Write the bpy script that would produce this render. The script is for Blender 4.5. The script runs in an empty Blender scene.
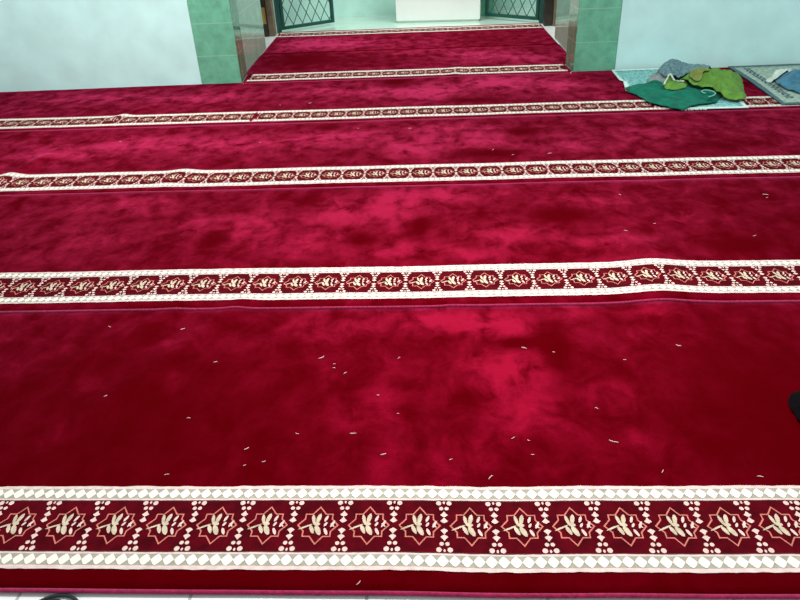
import bpy, bmesh, math, random
from mathutils import Vector, Matrix, noise
from mathutils.bvhtree import BVHTree
random.seed(7)
C = bpy.context.scene.collection
PI = math.pi
CT = 0.012                       # carpet thickness, metres; the bare floor is z = 0
PITCH, Y0, MARG, BAND, TILE = 1.2, 1.005, 0.056, 0.2495, 0.1235

# ------------------------------------------------------------------ materials
def new_mat(name):
    m = bpy.data.materials.new(name); m.use_nodes = True
    nt = m.node_tree
    return m, nt, nt.nodes['Principled BSDF'], nt.nodes.new, nt.links.new

def plain(name, col, rough=0.6, bump=0.0, bscale=300, sheen=0.0, var=0.0, vscale=40, spec=0.5, metal=0.0):
    m, nt, b, N, L = new_mat(name)
    b.inputs['Base Color'].default_value = (*col, 1)
    b.inputs['Roughness'].default_value = rough
    b.inputs['Specular IOR Level'].default_value = spec
    b.inputs['Metallic'].default_value = metal
    b.inputs['Sheen Weight'].default_value = sheen
    tc = N('ShaderNodeTexCoord')
    if var:
        n = N('ShaderNodeTexNoise'); n.inputs['Scale'].default_value = vscale; n.inputs['Detail'].default_value = 4
        r = N('ShaderNodeValToRGB')
        r.color_ramp.elements[0].position = 0.3; r.color_ramp.elements[1].position = 0.7
        r.color_ramp.elements[0].color = (*[c * (1 - var) for c in col], 1)
        r.color_ramp.elements[1].color = (*[min(1, c * (1 + var)) for c in col], 1)
        L(tc.outputs['Object'], n.inputs['Vector']); L(n.outputs['Fac'], r.inputs['Fac']); L(r.outputs['Color'], b.inputs['Base Color'])
    if bump:
        n2 = N('ShaderNodeTexNoise'); n2.inputs['Scale'].default_value = bscale; n2.inputs['Detail'].default_value = 3
        bp = N('ShaderNodeBump'); bp.inputs['Strength'].default_value = bump; bp.inputs['Distance'].default_value = 0.004
        L(tc.outputs['Object'], n2.inputs['Vector']); L(n2.outputs['Fac'], bp.inputs['Height']); L(bp.outputs['Normal'], b.inputs['Normal'])
    return m

def pile_mat(name, dark, light, lo=-0.24, hi=0.62, seed=0.0, sheen=(0.05, 1.0)):
    """cut pile: fibres lying over in trodden patches of two tones, painted front shade, with a velvet sheen"""
    m, nt, b, N, L = new_mat(name)
    tc = N('ShaderNodeTexCoord')
    mp = N('ShaderNodeMapping'); mp.inputs['Location'].default_value = (seed, seed * 0.7, 0)
    mp.inputs['Scale'].default_value = (1.0, 0.8, 1.0)
    L(tc.outputs['Object'], mp.inputs['Vector'])
    n = N('ShaderNodeTexNoise'); n.inputs['Scale'].default_value = 9.5; n.inputs['Detail'].default_value = 7
    n.inputs['Roughness'].default_value = 0.64; n.inputs['Distortion'].default_value = 0.35
    L(mp.outputs['Vector'], n.inputs['Vector'])
    at = N('ShaderNodeAttribute'); at.attribute_name = 'nap_shade'
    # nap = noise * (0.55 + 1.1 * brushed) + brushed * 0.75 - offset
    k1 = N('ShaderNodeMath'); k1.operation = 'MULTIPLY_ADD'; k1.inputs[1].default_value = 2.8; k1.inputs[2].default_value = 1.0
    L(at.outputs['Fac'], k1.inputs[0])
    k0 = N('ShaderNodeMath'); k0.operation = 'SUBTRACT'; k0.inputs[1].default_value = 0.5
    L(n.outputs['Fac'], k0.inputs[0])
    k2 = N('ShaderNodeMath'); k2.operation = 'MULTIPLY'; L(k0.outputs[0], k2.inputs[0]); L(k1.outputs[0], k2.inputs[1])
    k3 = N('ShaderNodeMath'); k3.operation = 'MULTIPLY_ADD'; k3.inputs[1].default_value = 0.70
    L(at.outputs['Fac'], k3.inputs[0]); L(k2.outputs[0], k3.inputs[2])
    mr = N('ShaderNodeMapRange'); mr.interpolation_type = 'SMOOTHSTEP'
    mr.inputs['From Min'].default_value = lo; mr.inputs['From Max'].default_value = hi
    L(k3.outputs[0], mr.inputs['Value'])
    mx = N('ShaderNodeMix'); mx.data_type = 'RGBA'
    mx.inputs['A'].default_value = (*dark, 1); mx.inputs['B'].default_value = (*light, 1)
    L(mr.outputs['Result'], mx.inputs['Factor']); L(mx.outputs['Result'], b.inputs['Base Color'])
    ms = N('ShaderNodeMapRange')
    ms.inputs['To Min'].default_value = sheen[0]; ms.inputs['To Max'].default_value = sheen[1]
    L(mr.outputs['Result'], ms.inputs['Value']); L(ms.outputs['Result'], b.inputs['Sheen Weight'])
    b.inputs['Sheen Roughness'].default_value = 0.45
    b.inputs['Sheen Tint'].default_value = (1.0, 0.085, 0.30, 1)
    b.inputs['Roughness'].default_value = 0.9
    b.inputs['Specular IOR Level'].default_value = 0.0
    f = N('ShaderNodeTexNoise'); f.inputs['Scale'].default_value = 260; f.inputs['Detail'].default_value = 2
    g = N('ShaderNodeTexNoise'); g.inputs['Scale'].default_value = 22; g.inputs['Detail'].default_value = 4
    L(tc.outputs['Object'], f.inputs['Vector']); L(tc.outputs['Object'], g.inputs['Vector'])
    ad = N('ShaderNodeMath'); ad.operation = 'MULTIPLY_ADD'; ad.inputs[1].default_value = 0.5
    L(f.outputs['Fac'], ad.inputs[0]); L(g.outputs['Fac'], ad.inputs[2])
    bp = N('ShaderNodeBump'); bp.inputs['Strength'].default_value = 0.35; bp.inputs['Distance'].default_value = 0.006
    L(ad.outputs['Value'], bp.inputs['Height']); L(bp.outputs['Normal'], b.inputs['Normal'])
    return m

def tile_mat(name, col, grout, w, h, axis, off=(0, 0), rough=0.12, var=0.18, vscale=9, mortar=0.006):
    """glazed tiles with mottling; axis picks the two object axes the grid runs along"""
    m, nt, b, N, L = new_mat(name)
    tc = N('ShaderNodeTexCoord'); sx = N('ShaderNodeSeparateXYZ'); cb = N('ShaderNodeCombineXYZ')
    L(tc.outputs['Object'], sx.inputs[0])
    for i, a in enumerate(axis):
        ad = N('ShaderNodeMath'); ad.operation = 'ADD'; ad.inputs[1].default_value = off[i]
        L(sx.outputs[a], ad.inputs[0]); L(ad.outputs[0], cb.inputs[i])
    br = N('ShaderNodeTexBrick'); br.offset = 0.0; br.squash = 1.0
    br.inputs['Scale'].default_value = 1.0; br.inputs['Mortar Size'].default_value = mortar
    br.inputs['Mortar Smooth'].default_value = 0.1
    br.inputs['Brick Width'].default_value = w; br.inputs['Row Height'].default_value = h
    L(cb.outputs[0], br.inputs['Vector'])
    n = N('ShaderNodeTexNoise'); n.inputs['Scale'].default_value = vscale; n.inputs['Detail'].default_value = 6; n.inputs['Roughness'].default_value = 0.65
    L(tc.outputs['Object'], n.inputs['Vector'])
    r = N('ShaderNodeValToRGB'); r.color_ramp.elements[0].position = 0.3; r.color_ramp.elements[1].position = 0.7
    r.color_ramp.elements[0].color = (*[c * (1 - var) for c in col], 1); r.color_ramp.elements[1].color = (*[min(1, c * (1 + var)) for c in col], 1)
    L(n.outputs['Fac'], r.inputs['Fac'])
    mx = N('ShaderNodeMix'); mx.data_type = 'RGBA'; mx.inputs['B'].default_value = (*grout, 1)
    L(br.outputs['Fac'], mx.inputs['Factor']); L(r.outputs['Color'], mx.inputs['A']); L(mx.outputs['Result'], b.inputs['Base Color'])
    b.inputs['Roughness'].default_value = rough
    return m

CRIM_D, CRIM_L = (0.072, 0.0, 0.0010), (0.25, 0.0008, 0.0125)
M = {}
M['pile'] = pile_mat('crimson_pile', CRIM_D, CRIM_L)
M['pile_rev'] = pile_mat('crimson_pile_reversed_nap', CRIM_D, CRIM_L, seed=3.3)
M['inner'] = plain('maroon_field', (0.075, 0.0003, 0.004), 0.9, 0.3, 260, 0.0, 0.35, 30, 0.05)
M['binding'] = plain('pink_overlock_thread', (0.30, 0.010, 0.065), 0.8, 0.5, 400, 0.2, 0.3, 120, 0.1)
M['cream'] = plain('cream_wool', (0.67, 0.53, 0.49), 0.9, 0.3, 300, 0.0, 0.12, 60, 0.1)
M['beige'] = plain('beige_grey_wool', (0.37, 0.335, 0.275), 0.9, 0.3, 300, 0.0, 0.15, 60, 0.1)
M['white'] = plain('ivory_wool', (0.80, 0.77, 0.67), 0.9, 0.2, 300, 0.0, 0.06, 60, 0.1)
M['salmon'] = plain('salmon_outline_wool', (0.56, 0.17, 0.13), 0.9, 0, 300, 0.0, 0.2, 60, 0.1)
M['petal'] = plain('pale_straw_wool', (0.55, 0.45, 0.33), 0.9, 0, 300, 0.0, 0.2, 60, 0.1)
M['blossom'] = plain('pink_white_wool', (0.70, 0.49, 0.44), 0.9, 0, 300, 0.0, 0.15, 60, 0.1)
M['groove'] = plain('dark_weave_line', (0.07, 0.01, 0.015), 0.9)
M['paint'] = plain('mint_wall_paint', (0.52, 0.80, 0.775), 0.55, 0.06, 25, 0.0, 0.07, 5)
M['paint_in'] = plain('pale_green_wall_paint', (0.50, 0.77, 0.69), 0.5, 0.05, 25, 0.0, 0.08, 5)
M['green_tile'] = tile_mat('green_marbled_tile', (0.13, 0.40, 0.265), (0.21, 0.47, 0.33), 0.5, 0.25, ('X', 'Z'), (1.955, 0.02), 0.22, 0.22, 11, 0.0035)
M['jamb_tile'] = tile_mat('grey_green_jamb_tile', (0.27, 0.42, 0.33), (0.36, 0.50, 0.41), 0.45, 0.25, ('Y', 'Z'), (0.1, 0.02), 0.08, 0.12, 7, 0.0035)
M['reveal_tile'] = tile_mat('shaded_green_reveal_tile', (0.10, 0.20, 0.125), (0.20, 0.30, 0.21), 0.6, 0.25, ('Y', 'Z'), (0.1, 0.02), 0.10, 0.2, 9, 0.0035)  # the pillar's green tile with the reveal's shade put into its colour
M['floor'] = tile_mat('white_floor_tile', (0.80, 0.83, 0.80), (0.42, 0.45, 0.44), 0.39, 0.39, ('X', 'Y'), (0.555, 0.2), 0.08, 0.03, 5, 0.004)
M['floor_in'] = tile_mat('floor_tile_tint_reflection', (0.50, 0.66, 0.56), (0.47, 0.63, 0.53), 0.4, 0.4, ('X', 'Y'), (0, 0), 0.08, 0.06, 5, 0.003)  # the tile's faint tint plus the green walls' reflection put into its colour
M['box'] = plain('white_gloss_paint', (0.86, 0.88, 0.85), 0.25, 0, 300, 0, 0.02, 4)
M['wood_dark'] = plain('dark_brown_timber', (0.022, 0.012, 0.008), 0.35, 0.1, 60, 0, 0.4, 14)
M['wood_mid'] = plain('weathered_brown_timber', (0.17, 0.12, 0.075), 0.45, 0.1, 60, 0, 0.25, 14)
M['brass'] = plain('dull_brass', (0.55, 0.36, 0.12), 0.35, 0, 300, 0, 0, 10, 0.5, 0.9)
M['gate'] = plain('dark_green_enamel', (0.004, 0.065, 0.05), 0.3, 0, 300, 0, 0.15, 30)
M['cable'] = plain('black_rubber', (0.012, 0.016, 0.022), 0.4)
M['lint'] = plain('pale_lint', (0.70, 0.50, 0.48), 0.9)
M['dk_cloth'] = plain('dark_green_cotton', (0.001, 0.125, 0.078), 0.85, 0.3, 180, 0.03, 0.3, 16, 0.15)
M['ol_cloth'] = plain('olive_green_cotton', (0.105, 0.245, 0.038), 0.85, 0.3, 180, 0.03, 0.25, 16, 0.15)
M['tan_cloth'] = plain('brownish_olive_cotton', (0.17, 0.21, 0.05), 0.85, 0.3, 180, 0.03, 0.3, 16, 0.15)
M['gy_cloth'] = plain('blue_grey_cotton', (0.10, 0.20, 0.22), 0.85, 0.3, 120, 0.15, 0.5, 60, 0.15)
M['mv_cloth'] = plain('mauve_grey_cotton', (0.22, 0.26, 0.26), 0.85, 0.3, 180, 0.15, 0.2, 30, 0.15)
M['wh_cloth'] = plain('off_white_cotton', (0.50, 0.60, 0.52), 0.85, 0.2, 180, 0.1, 0.12, 40, 0.15)
M['bl_cloth'] = plain('steel_blue_cotton', (0.045, 0.17, 0.25), 0.85, 0.3, 180, 0.15, 0.25, 20, 0.15)
M['bk_cloth'] = plain('black_cotton', (0.003, 0.002, 0.003), 0.95, 0.3, 180, 0.0, 0.2, 20, 0.05)
M['mat_edge'] = plain('pale_mint_mat_edging', (0.56, 0.76, 0.70), 0.9, 0.3, 200, 0, 0.1, 60, 0.1)
M['mat_field'] = plain('teal_patterned_mat_weave', (0.20, 0.47, 0.45), 0.9, 0.3, 200, 0, 0.55, 45, 0.1)
M['piping'] = plain('sea_green_piping', (0.16, 0.42, 0.34), 0.8)
M['rug_edge'] = plain('slate_blue_rug_edging', (0.075, 0.15, 0.17), 0.9, 0.3, 200, 0, 0.2, 60, 0.1)
M['rug_field'] = plain('grey_green_rug_weave', (0.30, 0.40, 0.33), 0.9, 0.3, 200, 0, 0.35, 40, 0.1)
M['rug_motif'] = plain('navy_rug_motif', (0.03, 0.075, 0.13), 0.9, 0.3, 200, 0, 0.2, 40, 0.1)

# ------------------------------------------------------------------ helpers
class MB:
    def __init__(s): s.v, s.f, s.m = [], [], []
    def poly(s, pts, mi=0):
        i = len(s.v); s.v += [tuple(p) for p in pts]; s.f.append(tuple(range(i, i + len(pts)))); s.m.append(mi)
    def prism(s, pts, z0, z1, mi=0):
        n = len(pts); i = len(s.v)
        a = sum(pts[k][0] * pts[(k + 1) % n][1] - pts[(k + 1) % n][0] * pts[k][1] for k in range(n))
        if a < 0: pts = pts[::-1]
        s.v += [(x, y, z0) for x, y in pts] + [(x, y, z1) for x, y in pts]
        s.f.append(tuple(range(i + n - 1, i - 1, -1))); s.f.append(tuple(range(i + n, i + 2 * n)))
        s.m += [mi, mi]
        for k in range(n):
            j = (k + 1) % n; s.f.append((i + k, i + j, i + n + j, i + n + k)); s.m.append(mi)
    def box(s, x0, x1, y0, y1, z0, z1, mi=0): s.prism([(x0, y0), (x1, y0), (x1, y1), (x0, y1)], z0, z1, mi)
    def tube(s, pts, r, mi=0, n=8, taper=None):
        pts = [Vector(p) for p in pts]; rings = []
        up = Vector((0, 0, 1))
        for k, p in enumerate(pts):
            d = (pts[min(k + 1, len(pts) - 1)] - pts[max(k - 1, 0)]).normalized()
            a = d.cross(up)
            if a.length < 1e-4: a = Vector((1, 0, 0))
            a.normalize(); b = a.cross(d).normalized()
            rr = r * (taper[k] if taper else 1)
            i = len(s.v)
            s.v += [tuple(p + rr * (math.cos(2 * PI * j / n) * a + math.sin(2 * PI * j / n) * b)) for j in range(n)]
            rings.append(i)
        for i, j in zip(rings, rings[1:]):
            for k in range(n):
                l = (k + 1) % n; s.f.append((i + k, i + l, j + l, j + k)); s.m.append(mi)
        s.f.append(tuple(rings[0] + k for k in range(n))[::-1]); s.m.append(mi)
        s.f.append(tuple(rings[-1] + k for k in range(n))); s.m.append(mi)
    def build(s, name, mats, parent=None, smooth=False, loc=None):
        me = bpy.data.meshes.new(name)
        vs = s.v if loc is None else [(a - loc[0], b - loc[1], c - loc[2]) for a, b, c in s.v]
        me.from_pydata(vs, [], s.f)
        for m in (mats if isinstance(mats, (list, tuple)) else [mats]): me.materials.append(m)
        me.polygons.foreach_set('material_index', s.m)
        if smooth: me.polygons.foreach_set('use_smooth', [True] * len(s.f))
        me.update(); me.validate()
        o = bpy.data.objects.new(name, me); C.objects.link(o)
        if loc is not None: o.location = loc
        if parent: o.parent = parent
        return o

def tag(o, label, cat, group=None):
    o['label'] = label; o['category'] = cat
    if group: o['group'] = group
    return o
def thing(name, label, cat, loc=(0, 0, 0), group=None):
    o = bpy.data.objects.new(name, None); C.objects.link(o); o.location = loc; o.empty_display_size = 0.1
    return tag(o, label, cat, group)
def struct(o): o['kind'] = 'structure'; return o
def bevel(o, w, seg=2):
    b = o.modifiers.new('bevel', 'BEVEL'); b.width = w; b.segments = seg; b.limit_method = 'ANGLE'; return o

# ------------------------------------------------------------------ the carpets' surface
RIDGES = [  # folds pushed up in the carpet: from, to, height, half width
    ((-2.29, 4.76), (-2.14, 5.08), .012, .03), ((-2.46, 3.55), (-2.38, 3.95), .014, .04),
    ((-1.45, 3.50), (-1.38, 3.85), .011, .05), ((.80, 2.15), (.86, 2.56), .014, .08),
    ((-.74, 2.18), (-1.04, 1.56), .0065, .028), ((-.98, 2.15), (-1.27, 1.74), .004, .03),
    ((-2.36, 4.10), (-2.42, 3.70), .006, .04), ((-1.02, 2.95), (-1.25, 2.6), .003, .05),
    ((.06, 2.14), (.16, 1.45), .003, .04), ((.16, 5.80), (.20, 6.15), .005, .03),
    ((.5, 1.9), (.75, 1.5), .003, .05), ((1.5, 3.0), (1.2, 2.6), .003, .06),
]
def hgt(x, y):
    h = .0022 * noise.noise((x * 1.9, y * 1.9, 4.1)) + .0010 * noise.noise((x * 6.5, y * 6.5, 9.7))
    for (ax, ay), (bx, by), A, s in RIDGES:
        if not (min(ax, bx) - 4 * s < x < max(ax, bx) + 4 * s and min(ay, by) - 4 * s < y < max(ay, by) + 4 * s): continue
        dx, dy = bx - ax, by - ay; t = ((x - ax) * dx + (y - ay) * dy) / (dx * dx + dy * dy)
        tc = min(1, max(0, t)); d2 = (x - ax - tc * dx) ** 2 + (y - ay - tc * dy) ** 2
        h += A * math.exp(-d2 / (2 * s * s))
    return h
def top(x, y): return CT + hgt(x, y)
def wav(x, n): return .006 * noise.noise((x * 1.1, n * 7.3, 1.5)) + .002 * noise.noise((x * 4.3, n * 3.1, 8.8))

NAP_SHADE = [  # where feet have trodden the pile: x, y, radii, how far it lies over (minus: pushed back); shade is added below
    (0.19,2.01,0.12,0.08,0.8), (0.08,1.98,0.06,0.05,0.3), (0.22,1.74,0.09,0.1,0.85), (0.26,1.53,0.1,0.08,0.5), (-0.03,2.05,0.14,0.07,0.45),
    (0.12,1.67,0.05,0.12,0.3), (-0.0,1.32,0.05,0.06,0.25), (0.43,2.09,0.11,0.05,0.3), (0.76,2.08,0.08,0.05,0.3), (0.08,1.95,0.03,0.03,-0.6),
    (0.25,1.9,0.07,0.04,-0.6), (0.09,1.6,0.04,0.09,-0.3), (0.39,1.86,0.04,0.14,-0.35), (-0.27,1.52,0.07,0.06,0.15), (-0.15,1.43,0.04,0.13,0.3),
    (-0.2,1.63,0.07,0.08,0.2), (-0.38,1.99,0.17,0.13,0.2), (-0.84,1.71,0.05,0.05,0.2), (0.5,1.6,0.08,0.09,0.2), (0.54,1.43,0.06,0.06,0.2),
    (-1.11,1.69,0.07,0.05,0.15), (-1.1,1.48,0.1,0.1,0.1), (-0.9,1.94,0.09,0.06,0.15), (0.11,1.39,0.06,0.06,0.3), (0.77,1.94,0.18,0.06,0.15),
    (-0.2,3.06,0.12,0.16,0.75), (-0.46,2.99,0.15,0.17,0.55), (-0.6,2.67,0.14,0.1,0.45), (-0.85,2.89,0.13,0.14,0.45), (0.11,2.55,0.13,0.07,0.5),
    (-0.16,2.6,0.14,0.08,0.4), (0.07,3.21,0.24,0.08,0.5), (0.32,2.73,0.17,0.11,0.4), (0.73,2.64,0.16,0.08,0.4), (0.78,3.1,0.15,0.08,0.3),
    (-1.55,3.17,0.21,0.11,0.35), (-1.58,2.77,0.19,0.12,0.25), (-1.11,2.91,0.12,0.11,0.3), (1.14,2.9,0.14,0.09,0.2), (-0.08,2.86,0.04,0.12,-0.5),
    (0.56,2.93,0.14,0.08,-0.4), (-0.34,2.71,0.06,0.06,-0.4), (-0.63,3.18,0.06,0.08,-0.3), (-1.0,2.74,0.07,0.08,-0.3), (1.24,2.59,0.13,0.07,-0.3),
    (0.81,2.48,0.15,0.03,0.3), (-0.13,3.95,0.14,0.15,0.75), (-0.6,4.19,0.3,0.16,0.55), (0.26,4.07,0.24,0.15,0.5), (-1.28,4.11,0.31,0.16,0.4),
    (-1.87,4.16,0.37,0.17,0.45), (-2.32,4.0,0.26,0.12,0.35), (0.78,3.93,0.18,0.12,0.35), (1.22,4.08,0.18,0.12,0.2), (0.52,4.21,0.12,0.1,-0.4),
    (0.31,3.83,0.18,0.07,-0.4), (-0.69,4.41,0.11,0.09,-0.3), (1.61,3.86,0.21,0.11,-0.2), (0.12,4.33,0.3,0.09,0.35), (-0.04,5.26,0.21,0.19,0.8),
    (0.51,5.51,0.27,0.21,0.65), (0.95,5.35,0.18,0.15,0.5), (-0.42,5.31,0.22,0.15,0.4), (-0.9,5.37,0.32,0.13,0.3), (-1.82,5.3,0.39,0.15,0.35),
    (-2.66,5.4,0.41,0.16,0.3), (0.25,5.0,0.23,0.07,-0.3), (-0.32,5.62,0.13,0.11,-0.4), (1.18,5.02,0.16,0.11,0.1), (-1.26,6.61,0.31,0.37,-0.3),
    (-0.59,6.5,0.44,0.28,-0.15), (0.41,6.55,0.29,0.28,0.4), (0.84,6.35,0.2,0.2,0.4), (-0.14,6.88,0.45,0.23,0.15), (-1.29,7.4,0.26,0.27,0.9),
    (-0.86,7.32,0.21,0.22,0.6), (0.46,7.28,0.47,0.26,-0.1), (-0.15,7.29,0.4,0.22,0.1)]
NAP_SHADE += [(-.95, 1.5, .55, .5, -.24), (.98, 1.5, .38, .55, -.28), (-.3, 1.0, 1.6, .16, -.2), (1.6, 2.8, .5, .5, -.15)]  # wide minus patches: less trodden pile, plus the corners' light falloff painted in
def brushed_shaded(x, y):
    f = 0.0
    for cx, cy, rx, ry, a in NAP_SHADE:
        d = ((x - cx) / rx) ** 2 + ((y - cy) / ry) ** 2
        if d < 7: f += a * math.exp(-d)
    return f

# motif of one repeat, in metres from its centre: u along the strip, t across it
def ell(cx, cy, ax, ay, bx, by, w):
    """petal from a to b with width w, in drawing units"""
    L = math.hypot(bx - ax, by - ay); d = ((bx - ax) / L, (by - ay) / L); p = (-d[1], d[0])
    prof = [(0, 0), (.12, .62), (.35, 1), (.65, .95), (.88, .6), (1, 0)]
    up = [(ax + d[0] * L * s + p[0] * w / 2 * q, ay + d[1] * L * s + p[1] * w / 2 * q) for s, q in prof]
    dn = [(ax + d[0] * L * s - p[0] * w / 2 * q, ay + d[1] * L * s - p[1] * w / 2 * q) for s, q in prof[1:-1]]
    return up + dn[::-1]
UX, UY = .000414, .00052
PETALS = [  # polygon, material key
    (ell(0, 0, -112, 26, -30, -6, 10), 'petal'), (ell(0, 0, -38, -62, -22, -4, 20), 'petal'), (ell(0, 0, 8, -68, -8, -8, 25), 'petal'),
    (ell(0, 0, -46, 0, -18, 50, 22), 'petal'), (ell(0, 0, -14, 2, 22, 58, 30), 'petal'), (ell(0, 0, -30, -10, 14, -4, 22), 'petal'),
    (ell(0, 0, 36, -18, 54, -56, 16), 'blossom'), (ell(0, 0, 36, 8, 54, -16, 14), 'blossom'), (ell(0, 0, 40, 18, 62, 58, 18), 'blossom'),
    (ell(0, 0, 74, 14, 98, -26, 15), 'blossom'), (ell(0, 0, 74, -8, 98, 12, 9), 'blossom')]
def blob(cx, cy, rx, ry, n=8): return [(cx + rx * math.cos(2 * PI * k / n), cy + ry * math.sin(2 * PI * k / n)) for k in range(n)]
DIV = []
for sgn in (-1, 1):
    DIV += [blob(-31, sgn * 136, 16, 14), blob(31, sgn * 136, 16, 14), blob(0, sgn * 140, 7, 9, 6), blob(-16, sgn * 103, 13, 11), blob(16, sgn * 103, 13, 11)]
    for cy in (68, 32):
        DIV.append([(0, sgn * (cy + 19)), (10, sgn * (cy + 6)), (22, sgn * (cy - 4)), (13, sgn * (cy - 11)), (0, sgn * (cy - 17)), (-13, sgn * (cy - 11)), (-22, sgn * (cy - 4)), (-10, sgn * (cy + 6))])
STAR = [(0, 1), (.33, .60), (.68, .60), (.68, .33), (1, 0), (.68, -.33), (.68, -.60), (.33, -.60),
        (0, -1), (-.33, -.60), (-.68, -.60), (-.68, -.33), (-1, 0), (-.68, .33), (-.68, .60), (-.33, .60)]
BMATS = ['inner', 'cream', 'beige', 'white', 'salmon', 'petal', 'blossom', 'groove', 'pile']
BI = {k: i for i, k in enumerate(BMATS)}

def make_band(n, ybot, x0, x1, phase, parent, flip=False, quad=0.0, jitter=.0016):
    """the woven border strip of one carpet, laid 1 to 2 mm proud of the pile"""
    mb = MB()
    def P(x, t, lift):
        y = ybot + t + wav(x, n)
        return (x, y, top(x, y) + lift)
    def strip(t0, t1, key, lift, rag0=0, rag1=0):
        st = .014; k = int((x1 - x0) / st) + 1; prev = None
        for i in range(k + 1):
            x = min(x1, x0 + i * st)
            a = t0 + rag0 * noise.noise((x * 38, t0 * 90 + n * 5, 2.2)); b = t1 + rag1 * noise.noise((x * 38, t1 * 90 + n * 5, 6.6))
            cur = [P(x, a + (b - a) * q / 2, lift) for q in range(3)]
            if prev:
                for q in range(2): mb.poly([prev[q], cur[q], cur[q + 1], prev[q + 1]], BI[key])
            prev = cur
    strip(.046, BAND - .046, 'inner', .0012)
    for side in (0, 1):
        T = (lambda t: t) if side == 0 else (lambda t: BAND - t)
        def ss(a, b, key, lift, ra=0, rb=0):
            if side: a, b, ra, rb = BAND - b, BAND - a, rb, ra
            strip(a, b, key, lift, ra, rb)
        ss(-.0005, .046, 'beige', .0014)
        ss(-.002, .0085, 'cream', .0018, jitter * 1.6, jitter * .6)
        ss(.040, .0455, 'cream', .0018, .0006, jitter)
        ss(.0455, .0485, 'groove', .0018)
        k = int((x1 - x0) / .0275)
        for i in range(k + 1):
            cx = x0 + (i + .5) * .0275 + (.004 if side else 0)
            if cx > x1 - .014: break
            s = 1 + .1 * noise.noise((cx * 50, side, n))
            hx, hy = .0122 * s, .0150 * s
            tc = T(.0242)
            mb.poly([P(cx + a * hx, tc + b * hy, .0024) for a, b in ((1.08, .10), (.42, .78), (.12, 1), (-.2, .97), (-.62, .62), (-1.08, .08), (-1.05, -.12), (-.5, -.76), (-.1, -1), (.2, -.97), (.6, -.64), (1.06, -.1))], BI['white'])
    tcen = BAND / 2
    fl = -1 if flip else 1
    for k in range(-40, 50):
        cx = phase + TILE * k + quad * k * k
        if cx < x0 - .08 or cx > x1 + .08: continue
        ok = lambda pts: all(x0 < p[0] < x1 for p in pts)
        for pg in DIV:
            pts = [P(cx + u * UX, tcen - v * .00051, .0022) for u, v in pg]
            if ok(pts): mb.poly(pts[::-1], BI['blossom'])
        sx = cx + TILE / 2
        if not (x0 < sx - .052 and sx + .052 < x1): continue
        R, S = .0508, .0585; th = .0046
        for a, b in zip(STAR, STAR[1:] + STAR[:1]):
            q = [(a[0] * R, a[1] * S), (b[0] * R, b[1] * S)]
            sc = 1 - th / .050
            pts = [q[0], q[1], (q[1][0] * sc, q[1][1] * sc), (q[0][0] * sc, q[0][1] * sc)]
            mb.poly([P(sx + u, tcen + v, .0020) for u, v in pts], BI['salmon'])
        for i, (pg, key) in enumerate(PETALS):
            mb.poly([P(sx + fl * u * UX, tcen - fl * v * UY, .0024 + i * .00008) for u, v in pg], BI[key])
    if n == 3:   # a tuft of red wool worked across the strip
        for cx, w, t0, t1 in ((-1.268, .011, -.004, .15), (-1.250, .012, .06, .2), (-1.272, .009, .14, .235)):
            mb.poly([P(cx - w, t0 + .02, .0032), P(cx + w * .6, t0, .0032), P(cx + w * 1.2, (t0 + t1) / 2, .0032), P(cx + w * .5, t1, .0032), P(cx - w * .7, t1 - .03, .0032)], BI['pile'])
    o = mb.build('border_band', [M[k] for k in BMATS], parent)
    o.data.polygons.foreach_set('use_smooth', [True] * len(o.data.polygons))
    bm = bmesh.new(); bm.from_mesh(o.data)       # every face of the flat pattern looks up
    for f in bm.faces:
        f.normal_update()
        if f.normal.z < 0: f.normal_flip()
    bm.to_mesh(o.data); bm.free()
    return o

def make_pile(parent, xl, xr, ya, yb, mat, nx, ny):
    """carpet slab between side edges xl(y), xr(y) and front and back edges ya(x), yb(x)"""
    mb = MB(); idx = {}
    for j in range(ny + 1):
        for i in range(nx + 1):
            s, t = i / nx, j / ny
            x = xl(.5) + (xr(.5) - xl(.5)) * s
            y = ya(x) + (yb(x) - ya(x)) * t
            x = xl(y) + (xr(y) - xl(y)) * s
            edge = .004 if j in (0, ny) or i in (0, nx) else 0
            idx[i, j] = len(mb.v); mb.v.append((x, y, top(x, y) - edge))
    for j in range(ny):
        for i in range(nx):
            mb.f.append((idx[i, j], idx[i + 1, j], idx[i + 1, j + 1], idx[i, j + 1])); mb.m.append(0)
    ring = [idx[i, 0] for i in range(nx + 1)] + [idx[nx, j] for j in range(1, ny + 1)] + [idx[i, ny] for i in range(nx - 1, -1, -1)] + [idx[0, j] for j in range(ny - 1, 0, -1)]
    base = len(mb.v)
    mb.v += [(mb.v[k][0], mb.v[k][1], .0005) for k in ring]
    for k in range(len(ring)):
        l = (k + 1) % len(ring); mb.f.append((ring[l], ring[k], base + k, base + l)); mb.m.append(0)
    o = mb.build('pile', mat, parent, smooth=True)
    at = o.data.attributes.new('nap_shade', 'FLOAT', 'POINT')
    at.data.foreach_set('value', [brushed_shaded(v[0], v[1]) for v in mb.v])
    return o

def make_binding(parent, x0, x1, yf, n):
    mb = MB(); st = .02; k = int((x1 - x0) / st); pts = []
    for i in range(k + 1):
        x = x0 + (x1 - x0) * i / k; y = yf + wav(x, n) * .6
        pts.append((x, y, top(x, y) - .0045))
    mb.tube(pts, .0052, 0, 8)
    return mb.build('edge_binding', M['binding'], parent, smooth=True)

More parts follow.
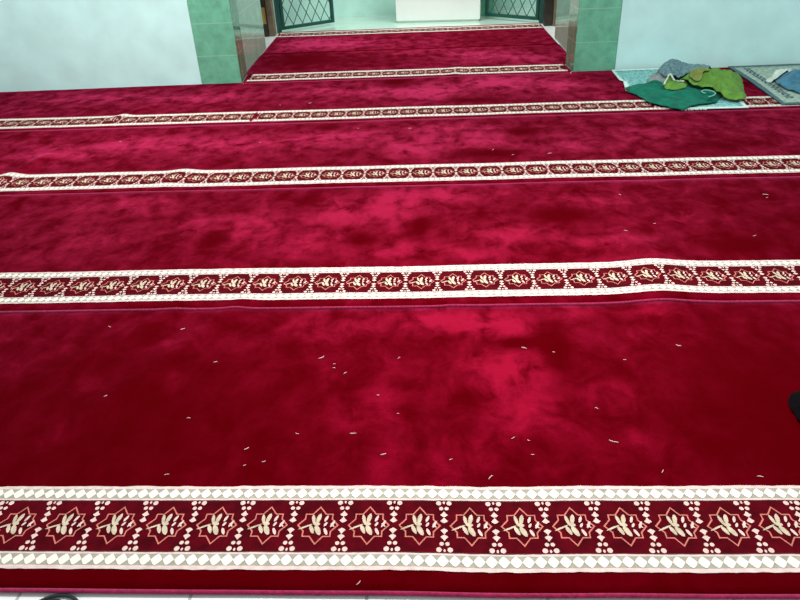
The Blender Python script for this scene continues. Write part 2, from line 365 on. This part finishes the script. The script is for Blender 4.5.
XL, XR = -4.25, 3.35
def wall_l(x): return 5.785 + .03 * (x + 1.952)
def wall_r(x): return 5.805 - .03 * (x - 1.457)
CARPETS = ['front', 'second', 'third', 'fourth', 'doorway', 'innermost']
LAB = ['deep red carpet runner nearest the viewer, with the largest cream border of stars',
       'second red carpet runner from the front, behind the nearest one',
       'third red carpet runner from the front, in the middle of the hall',
       'fourth red carpet runner, running along the foot of the mint walls under the clothes',
       'red carpet runner just inside the opening between the two green tiled pillars',
       'innermost red carpet runner ending with its border before the metal gates']
PH = [(-.9844, -.00030, .1262), (-1.7297, 0, .1233), (-2.3817, -.00006, .1255), (.489, 0, .1235), (-.081, 0, .1235), (-.10, 0, .1235)]
for n in range(6):
    yf = Y0 + n * PITCH - MARG
    t = thing('carpet_runner', LAB[n], 'carpet', (0, yf, 0), 'red prayer carpet runners laid in rows')
    t0 = Vector((0, yf, 0))
    TILE = PH[n][2]
    if n < 4:
        xl, xr = (lambda y: XL), (lambda y: XR)
        ya = lambda x, n=n, yf=yf: yf + wav(x, n) * .6
        if n < 3:
            yb = lambda x, n=n, yf=yf: yf + PITCH - .009 + wav(x, n + 1) * .6
        else:
            def yb(x, yf=yf):
                if x < -1.600: return min(5.780, wall_l(x) - .006)
                if x > 1.10: return min(5.798, wall_r(x) - .006)
                return yf + PITCH - .009 + wav(x, 4) * .6
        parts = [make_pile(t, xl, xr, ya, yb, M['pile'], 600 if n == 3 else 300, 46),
                 make_band(n, Y0 + n * PITCH, XL + .03, XR - .03, PH[n][0], t, quad=PH[n][1]),
                 make_binding(t, XL, XR, yf, n)]
    elif n == 4:
        def xl(y):
            if y < 5.783: return -1.589
            return -1.607 - .097 * (y - 5.78) if y < 6.125 else -1.666 - .0431 * (y - 6.12)
        def xr(y):
            if y < 5.803: return 1.094
            return 1.117 - .055 * (y - 5.8) if y < 6.115 else 1.204 - .014 * (y - 6.12)
        ya = lambda x, yf=yf: yf + wav(x, 4) * .6
        yb = lambda x, yf=yf: yf + PITCH - .006
        parts = [make_pile(t, xl, xr, ya, yb, M['pile'], 110, 46),
                 make_band(n, Y0 + n * PITCH, -1.580, 1.082, PH[n][0], t), make_binding(t, -1.578, 1.080, yf, n)]
    else:
        def xl(y): return -1.699 - .0431 * (y - 6.95)
        def xr(y): return 1.185 - .014 * (y - 6.95)
        ya = lambda x, yf=yf: yf + .003
        yb = lambda x, yf=yf: yf + PITCH + .02
        parts = [make_pile(t, xl, xr, ya, yb, M['pile_rev'], 110, 46),
                 make_band(n, yf + PITCH - .04 - BAND, -1.735, 1.160, PH[n][0], t, flip=True), make_binding(t, -1.745, 1.165, yf + PITCH + .018, n)]
    for o in parts: o.location = -t0
TILE = .1235

# ------------------------------------------------------------------ the room
mb = MB(); mb.prism([(-4.6, -1.2), (3.7, -1.2), (3.7, 8.16), (-4.6, 8.16)], -.10, 0.0)
struct(mb.build('floor', M['floor']))
mb = MB(); mb.prism([(-4.6, 8.16), (3.7, 8.16), (3.7, 10.4), (-4.6, 10.4)], -.10, 0.0)
struct(mb.build('floor_niche', M['floor_in']))
H = 3.0
mb = MB(); mb.prism([(-1.952, 5.785), (-1.952, 6.12), (-4.6, 6.12), (-4.6, wall_l(-4.6))], 0, H)
struct(mb.build('wall_left', M['paint']))
mb = MB(); mb.prism([(1.457, 5.805), (3.7, wall_r(3.7)), (3.7, 6.12), (1.457, 6.12)], 0, H)
struct(mb.build('wall_right', M['paint']))
def pillar(name, front, side, pts):
    """tiled pillar: marbled green front, the green tile darkened as in shade on the reveal"""
    mb = MB(); mb.prism(pts, 0, H)
    o = mb.build(name, [front, side])
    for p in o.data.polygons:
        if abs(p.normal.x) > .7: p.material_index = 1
    bevel(o, .004, 2)
    return struct(o)
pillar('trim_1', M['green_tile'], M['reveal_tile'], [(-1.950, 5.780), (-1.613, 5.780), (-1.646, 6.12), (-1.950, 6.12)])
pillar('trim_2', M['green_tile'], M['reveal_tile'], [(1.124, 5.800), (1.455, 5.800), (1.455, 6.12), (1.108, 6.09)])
mb = MB(); mb.prism([(-1.672, 6.122), (-1.722, 7.28), (-2.5, 7.28), (-2.5, 6.122)], 0, H)
struct(mb.build('wall_passage_left', M['jamb_tile']))
mb = MB(); mb.prism([(1.212, 6.122), (2.0, 6.122), (2.0, 7.28), (1.196, 7.28)], 0, H)
struct(mb.build('wall_passage_right', M['jamb_tile']))
# inner room behind the gates
mb = MB(); mb.prism([(-2.6, 8.68), (-.2, 9.46), (-.2, 9.6), (-2.6, 9.6)], 0, H)
struct(mb.build('wall_niche_left', M['paint_in']))
mb = MB(); mb.prism([(-.2, 9.46), (2.3, 9.30), (2.3, 9.6), (-.2, 9.6)], 0, H)
struct(mb.build('wall_niche_back', M['paint_in']))
mb = MB(); mb.box(.53, .72, 8.86, 9.30, 0, H)  # green block in place of the back wall's shadow beside the cabinet
struct(mb.build('wall_niche_shade', M['green_tile']))
# timber frame of the inner doorway
mb = MB(); mb.box(-2.25, -1.842, 7.98, 8.12, 0, 2.3); mb.box(-1.840, -1.775, 8.00, 8.10, 0, 2.3, 1)
f1 = struct(bevel(mb.build('door_1', [M['wood_dark'], M['wood_mid']]), .004))
mb = MB(); mb.tube([(-1.868, 7.972, .14), (-1.868, 7.972, .30)], .012, 0, 10); mb.box(-1.888, -1.848, 7.974, 7.981, .135, .305)
h = mb.build('door_hinge', M['brass'], f1)
mb = MB(); mb.box(1.195, 1.285, 8.02, 8.14, 0, 2.3); mb.box(1.287, 1.70, 7.99, 8.12, 0, 2.3, 1)
struct(bevel(mb.build('door_2', [M['wood_dark'], M['wood_mid']]), .004))

# ------------------------------------------------------------------ lattice gates
def gate(label, hinge, free):
    L = math.hypot(free[0] - hinge[0], free[1] - hinge[1]); a = math.atan2(free[1] - hinge[1], free[0] - hinge[0])
    t = thing('metal_gate', label, 'gate', (hinge[0], hinge[1], 0), 'lattice gate leaves at the inner doorway')
    t.rotation_euler = (0, 0, a)
    z0, z1, w = .03, 2.05, .036
    mb = MB(); mb.box(0, w, -.018, .018, z0, z1); mb.box(L - w, L, -.018, .018, z0, z1)
    mb.box(w, L - w, -.018, .018, z0, z0 + w); mb.box(w, L - w, -.018, .018, z1 - w, z1); mb.box(w, L - w, -.018, .018, 1.0, 1.0 + w)
    bevel(mb.build('frame', M['gate'], t), .003)
    mb = MB(); x0, x1, zz0, zz1 = w, L - w, z0 + w, z1 - w
    dx, dz = (x1 - x0) / 5.2, .215
    sl = dz / dx
    for s in (1, -1):
        k = -20
        while k < 40:
            # line z = zz0 + s*sl*(x - x0) + k*dz, clipped to the opening
            f = lambda x: zz0 + s * sl * (x - x0) + k * dz
            lo, hi = x0, x1
            g = lambda z: x0 + (z - zz0 - k * dz) / (s * sl)
            a0, a1 = sorted((g(zz0), g(zz1)))
            lo, hi = max(lo, a0), min(hi, a1)
            if hi - lo > .01: mb.tube([(lo, .005 * s, f(lo)), (hi, .005 * s, f(hi))], .0045, 0, 6)
            k += 1
    mb.build('lattice', M['gate'], t)
    mb = MB(); mb.box(-.052, -.012, -.02, .02, 0, 2.1); mb.tube([(-.006, 0, .2), (-.006, 0, .3)], .011); mb.tube([(-.006, 0, 1.7), (-.006, 0, 1.8)], .011)
    mb.build('hinge_post', M['gate'], t)
gate('dark green metal gate with diamond lattice, open at the left of the inner doorway', (-1.735, 8.215), (-1.19, 8.64))
gate('dark green metal gate with diamond lattice, open at the right beside the white cabinet', (1.165, 8.235), (.605, 8.69))

# ------------------------------------------------------------------ white cabinet
t = thing('cabinet', 'plain white cabinet standing on the pale green floor behind the innermost carpet', 'cabinet', (.04, 8.555, 0))
t.rotation_euler = (0, 0, -.083)
mb = MB(); mb.box(-.49, .49, 0, .3, .02, 1.0); bevel(mb.build('body', M['box'], t), .006)
mb = MB(); mb.box(-.475, .475, .012, .29, 0, .02); mb.build('plinth', M['floor_in'], t)
mb = MB(); mb.box(-.51, .51, -.02, .31, 1.0, 1.03); bevel(mb.build('worktop', M['box'], t), .006)

# ------------------------------------------------------------------ cloth
SUP = []      # BVH trees of what already lies there
def support(x, y, rad=0.0):
    z = top(x, y) + .0055
    spots = [(x, y)] + [(x + q * rad * math.cos(k * PI / 4), y + q * rad * math.sin(k * PI / 4)) for k in range(8) for q in (.5, 1)] if rad else [(x, y)]
    for b in SUP:
        for px, py in spots:
            h = b.ray_cast(Vector((px, py, 2)), Vector((0, 0, -1)))
            if h[0] is not None: z = max(z, h[0].z)
    return z
def add_support(o):
    dg = bpy.context.evaluated_depsgraph_get(); dg.update()
    ev = o.evaluated_get(dg); me = ev.to_mesh()
    mw = ev.matrix_world
    SUP.append(BVHTree.FromPolygons([mw @ v.co for v in me.vertices], [tuple(p.vertices) for p in me.polygons]))
    ev.to_mesh_clear()
def outline(pts, n):
    """closed Catmull-Rom through pts, n samples of equal length"""
    k = len(pts); fine = []
    for i in range(k):
        p0, p1, p2, p3 = (Vector((*pts[(i + d) % k], 0)) for d in (-1, 0, 1, 2))
        for s in range(12):
            u = s / 12
            fine.append(.5 * ((2 * p1) + (p2 - p0) * u + (2 * p0 - 5 * p1 + 4 * p2 - p3) * u * u + (3 * p1 - p0 - 3 * p2 + p3) * u ** 3))
    ds = [(fine[(i + 1) % len(fine)] - fine[i]).length for i in range(len(fine))]; tot = sum(ds); out = []; acc = 0; i = 0
    for j in range(n):
        tgt = tot * j / n
        while acc + ds[i] < tgt: acc += ds[i]; i += 1
        out.append(fine[i].lerp(fine[(i + 1) % len(fine)], (tgt - acc) / max(ds[i], 1e-9)))
    return out
def cloth(name, pts, H, mat, label, cat, fold=.012, freq=9, ang=.4, seed=0., gap=.003, thick=.004, pw=2.2, group=None, parent=None, n=128, rings=30, lift=0.0):
    """a dropped piece of cloth: domed where it is bunched, folds running along ang, edges down on what lies beneath"""
    ol = outline(pts, n); c = sum(ol, Vector()) / n
    ol = [c + (p - c) * (1 + .07 * noise.noise((p.x * 17, p.y * 17, seed)) + .03 * noise.noise((p.x * 50, p.y * 50, seed))) for p in ol]
    mb = MB(); ca, sa = math.cos(ang), math.sin(ang); zs = {}
    def Z(x, y, r):
        u, v = x * ca + y * sa, -x * sa + y * ca
        w = noise.noise((u * freq * .35 + seed, v * freq, seed * 1.7)); w2 = noise.noise((u * freq * .8 + seed, v * freq * 2.1, seed + 5)); w3 = noise.noise((u * freq * 1.5 + 3 * seed, v * freq * .9, seed + 9))
        ridge = 1 - abs(w) * 3.0
        return H * (1 - r ** pw) + fold * max(0, ridge) * (1 - .7 * r ** 4) + fold * (.75 * max(0, 1 - abs(w2) * 3.2) + .55 * max(0, 1 - abs(w3) * 3.0)) * (1 - .75 * r ** 4)
    mb.v.append((c.x, c.y, 0)); rr = [0.]
    for k in range(1, rings + 1):
        r = (k / rings) ** .85
        for j in range(n):
            p = c + (ol[j] - c) * r; mb.v.append((p.x, p.y, 0)); rr.append(r)
    base = [support(x, y, .022) + gap for x, y, _ in mb.v]
    hs = [max(0, Z(x, y, rr[i])) + base[i] + lift for i, (x, y, _) in enumerate(mb.v)]
    for _ in range(2):       # let the cloth relax over what is beneath it, never through it
        new = hs[:]
        for k in range(1, rings):
            for j in range(n):
                i = 1 + (k - 1) * n + j
                nb = [1 + (k - 1) * n + (j + 1) % n, 1 + (k - 1) * n + (j - 1) % n, i + n, i - n if k > 1 else 0]
                new[i] = max(base[i], .5 * hs[i] + .125 * sum(hs[q] for q in nb))
        hs = new
    mb.v = [(v[0], v[1], z) for v, z in zip(mb.v, hs)]
    for j in range(n): mb.f.append((0, 1 + j, 1 + (j + 1) % n)); mb.m.append(0)
    for k in range(rings - 1):
        a, b = 1 + k * n, 1 + (k + 1) * n
        for j in range(n):
            l = (j + 1) % n; mb.f.append((a + j, b + j, b + l, a + l)); mb.m.append(0)
    o = mb.build(name, mat, parent, smooth=True, loc=(c.x, c.y, 0) if not parent else None)
    so = o.modifiers.new('thickness', 'SOLIDIFY'); so.thickness = thick; so.offset = 1
    if label: tag(o, label, cat, group)
    add_support(o)
    return o
def flat_mat(name, label, cat, poly, field_key, edge_key, edge, thick=.006, group=None):
    """woven mat: slab with an edging all round, following the carpet"""
    t = thing(name, label, cat, (poly[0][0], poly[0][1], 0), group); base = Vector((poly[0][0], poly[0][1], 0))
    n = 120
    c = Vector((sum(p[0] for p in poly) / len(poly), sum(p[1] for p in poly) / len(poly), 0))
    pts = []
    k = len(poly)
    for i in range(k):
        a, b = Vector((*poly[i], 0)), Vector((*poly[(i + 1) % k], 0)); m = max(2, int((b - a).length / .03))
        for s in range(m): pts.append(a.lerp(b, s / m))
    n = len(pts)
    def shell(nm, r0, r1, mat, lift, rings):
        mb = MB(); n_ = n; idx = []
        for q in range(rings + 1):
            row = []
            for p in pts:
                d = (p - c); L = d.length
                e = r0 + (r1 - r0) * q / rings
                x = c + d * (max(0, (L - e * 1.25)) / L if e < 9 else 0)
                row.append(len(mb.v)); mb.v.append((x.x, x.y, support(x.x, x.y, .02) + lift))
            idx.append(row)
        for q in range(rings):
            for j in range(n_):
                l = (j + 1) % n_; mb.f.append((idx[q][j], idx[q][l], idx[q + 1][l], idx[q + 1][j])); mb.m.append(0)
        return mb, idx
    # field: fan rings to the centre
    mb = MB(); rows = []
    R = 10
    for q in range(R + 1):
        row = []
        for p in pts:
            d = p - c; e = (d.length - edge * 1.25) / d.length
            x = c + d * e * (1 - q / R); row.append(len(mb.v))
            mb.v.append((x.x, x.y, support(x.x, x.y, .03) + .001))
        rows.append(row)
    for q in range(R):
        for j in range(n):
            l = (j + 1) % n; mb.f.append((rows[q][j], rows[q][l], rows[q + 1][l], rows[q + 1][j])); mb.m.append(0)
    f = mb.build('field', M[field_key], t, smooth=True); f.location = -base
    so = f.modifiers.new('thickness', 'SOLIDIFY'); so.thickness = thick * .7; so.offset = 1
    mb, _ = shell('edging', 0, edge, M[edge_key], .002, 2)
    e = mb.build('edging', M[edge_key], t, smooth=True); e.location = -base
    so = e.modifiers.new('thickness', 'SOLIDIFY'); so.thickness = thick; so.offset = 1
    bpy.context.view_layer.update(); add_support(f); add_support(e)
    return t, base

# prayer mat under the pile of clothes
pm, pmb = flat_mat('prayer_mat', 'pale teal patterned prayer mat with mint edging, lying under the heap of green clothes', 'mat',
    [(1.415, 5.745), (1.400, 5.40), (1.425, 5.40), (1.375, 5.10), (1.47, 4.86), (1.60, 4.565), (2.035, 4.560), (2.08, 5.05), (2.10, 5.745)], 'mat_field', 'mat_edge', .030)
mb = MB()
for k in range(26):
    x = 1.61 + k * .0062; y = 4.572; z = top(x, y) + .012
    mb.tube([(x, y, z), (x + random.uniform(-.006, .006), y - .012, z - .001), (x + random.uniform(-.01, .01), y - .026, z - .003)], .0028, 0, 5)
fr = mb.build('fringe', M['wh_cloth'], pm); fr.location = -pmb
# rug on the right
rg, rgb = flat_mat('rug', 'grey patterned rug with slate blue edging at the right end of the mint wall', 'rug',
    [(2.330, 5.735), (2.270, 4.615), (3.15, 4.600), (3.22, 5.735)], 'rug_field', 'rug_edge', .030)
mb = MB()
for k in range(14):      # row of leafy navy motifs inside the left edging
    y = 4.78 + k * .065; x = 2.375 + .055 * (y - 4.6)
    for a in range(5):
        th = a * 1.257 + k; px, py = x + .020 * math.cos(th), y + .022 * math.sin(th)
        mb.poly([(px + .012 * math.cos(th + s), py + .012 * math.sin(th + s), support(px, py) + .0015) for s in (0, 1.57, 3.14, 4.71)])
mo = mb.build('leaf_motif', M['rug_motif'], rg); mo.location = -rgb
bpy.context.view_layer.update(); add_support(mo)

HG = 'clothes heaped on the prayer mat'
mv = cloth('cloth', [(1.565, 5.16), (1.60, 5.36), (1.69, 5.52), (1.80, 5.60), (1.84, 5.45), (1.75, 5.22), (1.65, 5.13)], .035, M['mv_cloth'],
    'mauve grey cloth at the back left of the heap, beside the dark green cloth', 'cloth', .013, 14, .9, 1.3, group=HG, gap=.009)
dk = cloth('cloth', [(1.372, 5.06), (1.43, 5.16), (1.50, 5.20), (1.60, 5.15), (1.68, 5.10), (1.78, 5.08), (1.86, 5.15), (1.95, 5.15), (1.99, 5.00), (1.94, 4.80), (1.86, 4.67), (1.77, 4.62), (1.69, 4.59), (1.60, 4.54), (1.53, 4.60), (1.46, 4.70), (1.42, 4.88)],
    .020, M['dk_cloth'], 'large dark green cloth spread across the front of the heap of clothes', 'cloth', .015, 9, -.75, 2.1, group=HG, lift=.008)
# curled hem of the dark green cloth
mb = MB(); ring = []
for j in range(22):
    s = j / 21
    th = -1.2 + s * 4.6; r = .055 - .018 * s
    cx, cy = 1.865 - .09 * (1 - s) , 4.735 + .02 * s
    ring.append((cx + r * 1.5 * math.cos(th), cy + r * 1.4 * math.sin(th)))
lo, hi = [], []
zh = max(support(x, y) for x, y in ring)
for i, (x, y) in enumerate(ring): z = zh + .012 - .012 * abs(i / 21 - .6); lo.append((x, y, max(top(x, y) + .012, z - .045))); hi.append((x, y, z))
for a in range(len(ring) - 1): mb.poly([lo[a], lo[a + 1], hi[a + 1], hi[a]])
cu = mb.build('curled_hem', M['dk_cloth'], dk, True); cu.location = -dk.location
so = cu.modifiers.new('t', 'SOLIDIFY'); so.thickness = .006
mb = MB(); mb.tube([(x, y, z + .001) for x, y, z in hi], .0045, 0, 6)
add_support(cu)
pe = mb.build('piping', M['piping'], dk, True); pe.location = -dk.location

add_support(pe)
ol2 = cloth('cloth_bundle', [(1.60, 4.90), (1.61, 5.04), (1.68, 5.18), (1.76, 5.24), (1.80, 5.10), (1.76, 4.95), (1.68, 4.86)], .012, M['ol_cloth'],
    'small olive bundle wrapped by the pale strap, left of the olive garment', 'clothing', .009, 14, 1.1, 6.2, group=HG)
olv = cloth('garment', [(1.77, 5.14), (1.88, 5.32), (2.03, 5.42), (2.17, 5.47), (2.26, 5.42), (2.23, 5.20), (2.14, 4.93), (2.085, 4.75), (2.00, 4.66), (1.93, 4.73), (1.90, 4.87), (1.84, 4.90), (1.765, 4.90)],
    .055, M['ol_cloth'], 'olive green garment sprawled over the right side of the heap of clothes', 'clothing', .026, 8, 1.0, 3.4, group=HG, lift=.012)
sl = cloth('sleeve', [(1.775, 4.92), (1.785, 5.02), (1.81, 5.10), (1.86, 5.14), (1.91, 5.12), (1.925, 5.05), (1.90, 4.99), (1.86, 4.97), (1.83, 4.92), (1.80, 4.90)],
    .002, M['tan_cloth'], None, None, .006, 12, .9, 7.7, lift=.006, parent=olv)
sl.location = -olv.location; sl['label'] = 'brownish olive folded sleeve'
gy = cloth('cloth', [(1.66, 5.34), (1.72, 5.47), (1.82, 5.58), (1.95, 5.64), (2.05, 5.56), (2.07, 5.40), (1.98, 5.29), (1.88, 5.24), (1.76, 5.20), (1.68, 5.22)],
    .075, M['gy_cloth'], 'blue grey speckled cloth bunched on top of the heap, against the wall', 'cloth', .015, 11, .2, 4.9, group=HG)
# pale strap looping over the heap
mb = MB(); pth = [(1.59, 4.93), (1.625, 5.02), (1.655, 5.10), (1.685, 5.18), (1.705, 5.215), (1.725, 5.19), (1.728, 5.12), (1.732, 5.04), (1.738, 4.97)]
sm = []
for i in range(len(pth) - 1):
    for s in range(5):
        u = s / 5; x = pth[i][0] + (pth[i + 1][0] - pth[i][0]) * u; y = pth[i][1] + (pth[i + 1][1] - pth[i][1]) * u; sm.append((x, y))
P3 = [[x, y, support(x, y, .009) + .009] for x, y in sm]
for _ in range(12): P3 = [P3[0]] + [[(a[q] + 2 * b[q] + c[q]) / 4 for q in range(3)] for a, b, c in zip(P3, P3[1:], P3[2:])] + [P3[-1]]
P3 = [(x, y, max(z, support(x, y, .009) + .009)) for x, y, z in P3]
mb.tube(P3, .0065, 0, 8)
tag(mb.build('strap', M['wh_cloth'], None, True, (1.68, 5.07, 0)), 'pale cloth strap looped over the olive bundle in the heap', 'strap', HG)
# cloths on the rug
cloth('cloth', [(2.43, 5.10), (2.47, 5.22), (2.56, 5.33), (2.72, 5.34), (2.95, 5.25), (3.0, 5.0), (2.9, 4.75), (2.66, 4.70), (2.50, 4.80), (2.45, 4.95)], .045, M['bl_cloth'],
    'steel blue cloth crumpled on the grey rug at the right edge', 'cloth', .034, 8, .7, 8.3, gap=.010)
cloth('cloth', [(2.40, 5.17), (2.43, 5.26), (2.52, 5.32), (2.62, 5.43), (2.67, 5.37), (2.60, 5.27), (2.50, 5.18)], .022, M['wh_cloth'],
    'small off-white cloth beside the blue cloth on the grey rug', 'cloth', .008, 16, .8, 5.5)
# dark thing on the carpet at the right edge
cloth('pouch', [(.995, 1.575), (1.03, 1.62), (1.10, 1.63), (1.17, 1.56), (1.16, 1.46), (1.07, 1.41), (1.00, 1.44), (.985, 1.51)], .030, M['bk_cloth'],
    'black cloth pouch on the front carpet at the right edge', 'pouch', .006, 12, .3, 2.7)

# ------------------------------------------------------------------ cable on the bare tiles
t = thing('power_cable', 'black cable lying in loops on the white tiles before the front carpet', 'cable', (-.85, .88, 0))
def loop(cx, cy, rx, ry, a0, a1, z, r, tilt):
    mb = MB(); pts = []
    for i in range(49):
        a = a0 + (a1 - a0) * i / 48; u, v = rx * math.cos(a), ry * math.sin(a)
        pts.append((cx + u * math.cos(tilt) - v * math.sin(tilt) + .85, cy + u * math.sin(tilt) + v * math.cos(tilt) - .88, z))
    mb.tube(pts, r, 0, 8); return mb
loop(-.845, .862, .070, .078, -.9, 2 * PI - 1.3, .0045, .0042, -.1).build('outer_loop', M['cable'], t, True)
loop(-.858, .870, .036, .058, 0, 2 * PI, .0042, .0036, -.2).build('inner_loop', M['cable'], t, True)

# ------------------------------------------------------------------ lint on the carpets
LINT = [(-.387, 1.824), (-.339, 1.787), (-.337, 1.765), (-.298, 1.738), (-.131, 1.817), (-.186, 1.626), (-.122, 1.542), (-.245, 1.457), (-.155, 1.373),
        (-.477, 1.347), (-.404, 1.458), (.199, 1.434), (.241, 1.426), (.245, 1.372), (.128, 1.288), (.027, 1.353), (.278, 1.866), (.371, 1.842), (.586, 1.794), (.778, 1.874),
        (.451, 1.56), (.469, 1.421), (.567, 1.309), (-1.184, 2.026), (-.91, 2.007), (-.735, 1.804), (-1.03, 1.625), (-.535, 1.397), (-.525, 1.332),
        (-.726, 1.297), (-.738, 1.525), (1.557, 3.116), (1.547, 3.079), (.817, 2.748), (.886, 3.157), (.958, 2.814), (1.332, 2.673),
        (-.922, 5.04), (-1.139, 5.009), (-.166, 4.343), (.329, 3.882), (.434, 3.785), (.642, 3.786), (-1.096, 4.137), (-.505, 4.376), (-2.033, 4.24), (.803, 1.29), (-.185, .972)]
BIG = {0: .016, 7: .014, 8: .012, 14: .014, 19: .013, 21: .020, 23: .012, 24: .013, 16: .014, 27: .012, 46: .012, 37: .014, 42: .014, 31: .014}
ORD = ['leftmost', 'second', 'third', 'fourth', 'fifth', 'sixth', 'seventh', 'eighth', 'ninth', 'tenth', 'eleventh', 'twelfth', 'thirteenth', 'fourteenth', 'fifteenth', 'sixteenth', 'seventeenth', 'eighteenth', 'nineteenth', 'twentieth',
       'twenty-first', 'twenty-second', 'twenty-third', 'twenty-fourth', 'twenty-fifth', 'twenty-sixth', 'twenty-seventh', 'twenty-eighth', 'twenty-ninth', 'thirtieth', 'thirty-first', 'thirty-second', 'thirty-third', 'thirty-fourth']
rows = {}
for i, (x, y) in enumerate(LINT): rows.setdefault(int((y - Y0 + MARG) / PITCH), []).append((x / (y + .66), i, x, y))
for r, items in rows.items():
    items.sort()
    for q, (_, i, x, y) in enumerate(items):
        L = BIG.get(i, random.uniform(.006, .011)) * (1.0 if r == 0 else 1.5); a = random.uniform(-.6, 1.0); k = random.uniform(-.9, .9)
        mb = MB(); pts = []
        for s in range(7):
            u = (s / 6 - .5) * L * 1.3; v = k * L * (.25 - (s / 6 - .5) ** 2)
            px, py = x + u * math.cos(a) - v * math.sin(a), y + u * math.sin(a) + v * math.cos(a)
            pts.append((px, py, top(px, py) + .0018))
        mb.tube(pts, .0013 if i in BIG else .0010, 0, 6, [.5, .9, 1, 1.1, 1, .8, .4])
        name = 'lint_thread' if i in BIG else 'lint_fleck'
        w = 'curled pale lint thread' if i in BIG else 'tiny pale lint fleck'
        where = ['front', 'second', 'third', 'fourth'][r]
        o = mb.build(name, M['lint'], None, True, (x, y, top(x, y)))
        tag(o, f"{w} on the {where} carpet, {ORD[q]}{'' if q == 0 else ' from the left'} of the lint there", 'lint', f'lint scattered on the {where} carpet')

# ------------------------------------------------------------------ light
w = bpy.data.worlds.new('World'); bpy.context.scene.world = w; w.use_nodes = True
bg = w.node_tree.nodes['Background']; bg.inputs['Color'].default_value = (.86, .97, 1.0, 1); bg.inputs['Strength'].default_value = .55
def area(name, loc, rot, sx, sy, power, col):
    d = bpy.data.lights.new(name, 'AREA'); d.shape = 'RECTANGLE'; d.size = sx; d.size_y = sy; d.energy = power; d.color = col
    o = bpy.data.objects.new(name, d); C.objects.link(o); o.location = loc; o.rotation_euler = rot; return o
area('centre_fill', (.12, 2.15, 2.3), (0, 0, 0), 1.1, .3, 88, (1, .98, .95))  # unseen fill, set low so the middle outshines the front corners
area('left_wall_fill', (-2.1, 3.7, 2.3), (.85, 0, 0), 1.2, .2, 66, (1, .94, .91))  # added unseen light that brightens the left mint wall
area('niche_lamp', (.1, 7.9, 2.9), (-.25, 0, 0), 1.3, .4, 95, (.97, 1, .98))

area('right_wall_fill', (2.4, 3.6, 2.6), (.85, 0, 0), 1.2, .2, 34, (.94, 1, 1))  # no visible source; added to lift the right mint wall

# ------------------------------------------------------------------ camera
cam = bpy.data.cameras.new('camera'); co = bpy.data.objects.new('camera', cam); C.objects.link(co)
right = Vector((.99832617, .04077088, -.04101935)); down = Vector((-.01440396, -.51162487, -.85908819)); fwd = Vector((-.0560123, .85824106, -.51018124))
m = Matrix((right, -down, -fwd)).transposed().to_4x4(); m.translation = Vector((0, 0, 1.30157772 + CT))
co.matrix_world = m
cam.sensor_width = 36; cam.lens = 685.02 * 36 / 800; cam.clip_start = .02
sc = bpy.context.scene; sc.camera = co
vs = sc.view_settings; vs.view_transform = 'Standard'; vs.look = 'None'; vs.gamma = 1; vs.exposure = 0.0; vs.use_curve_mapping = False
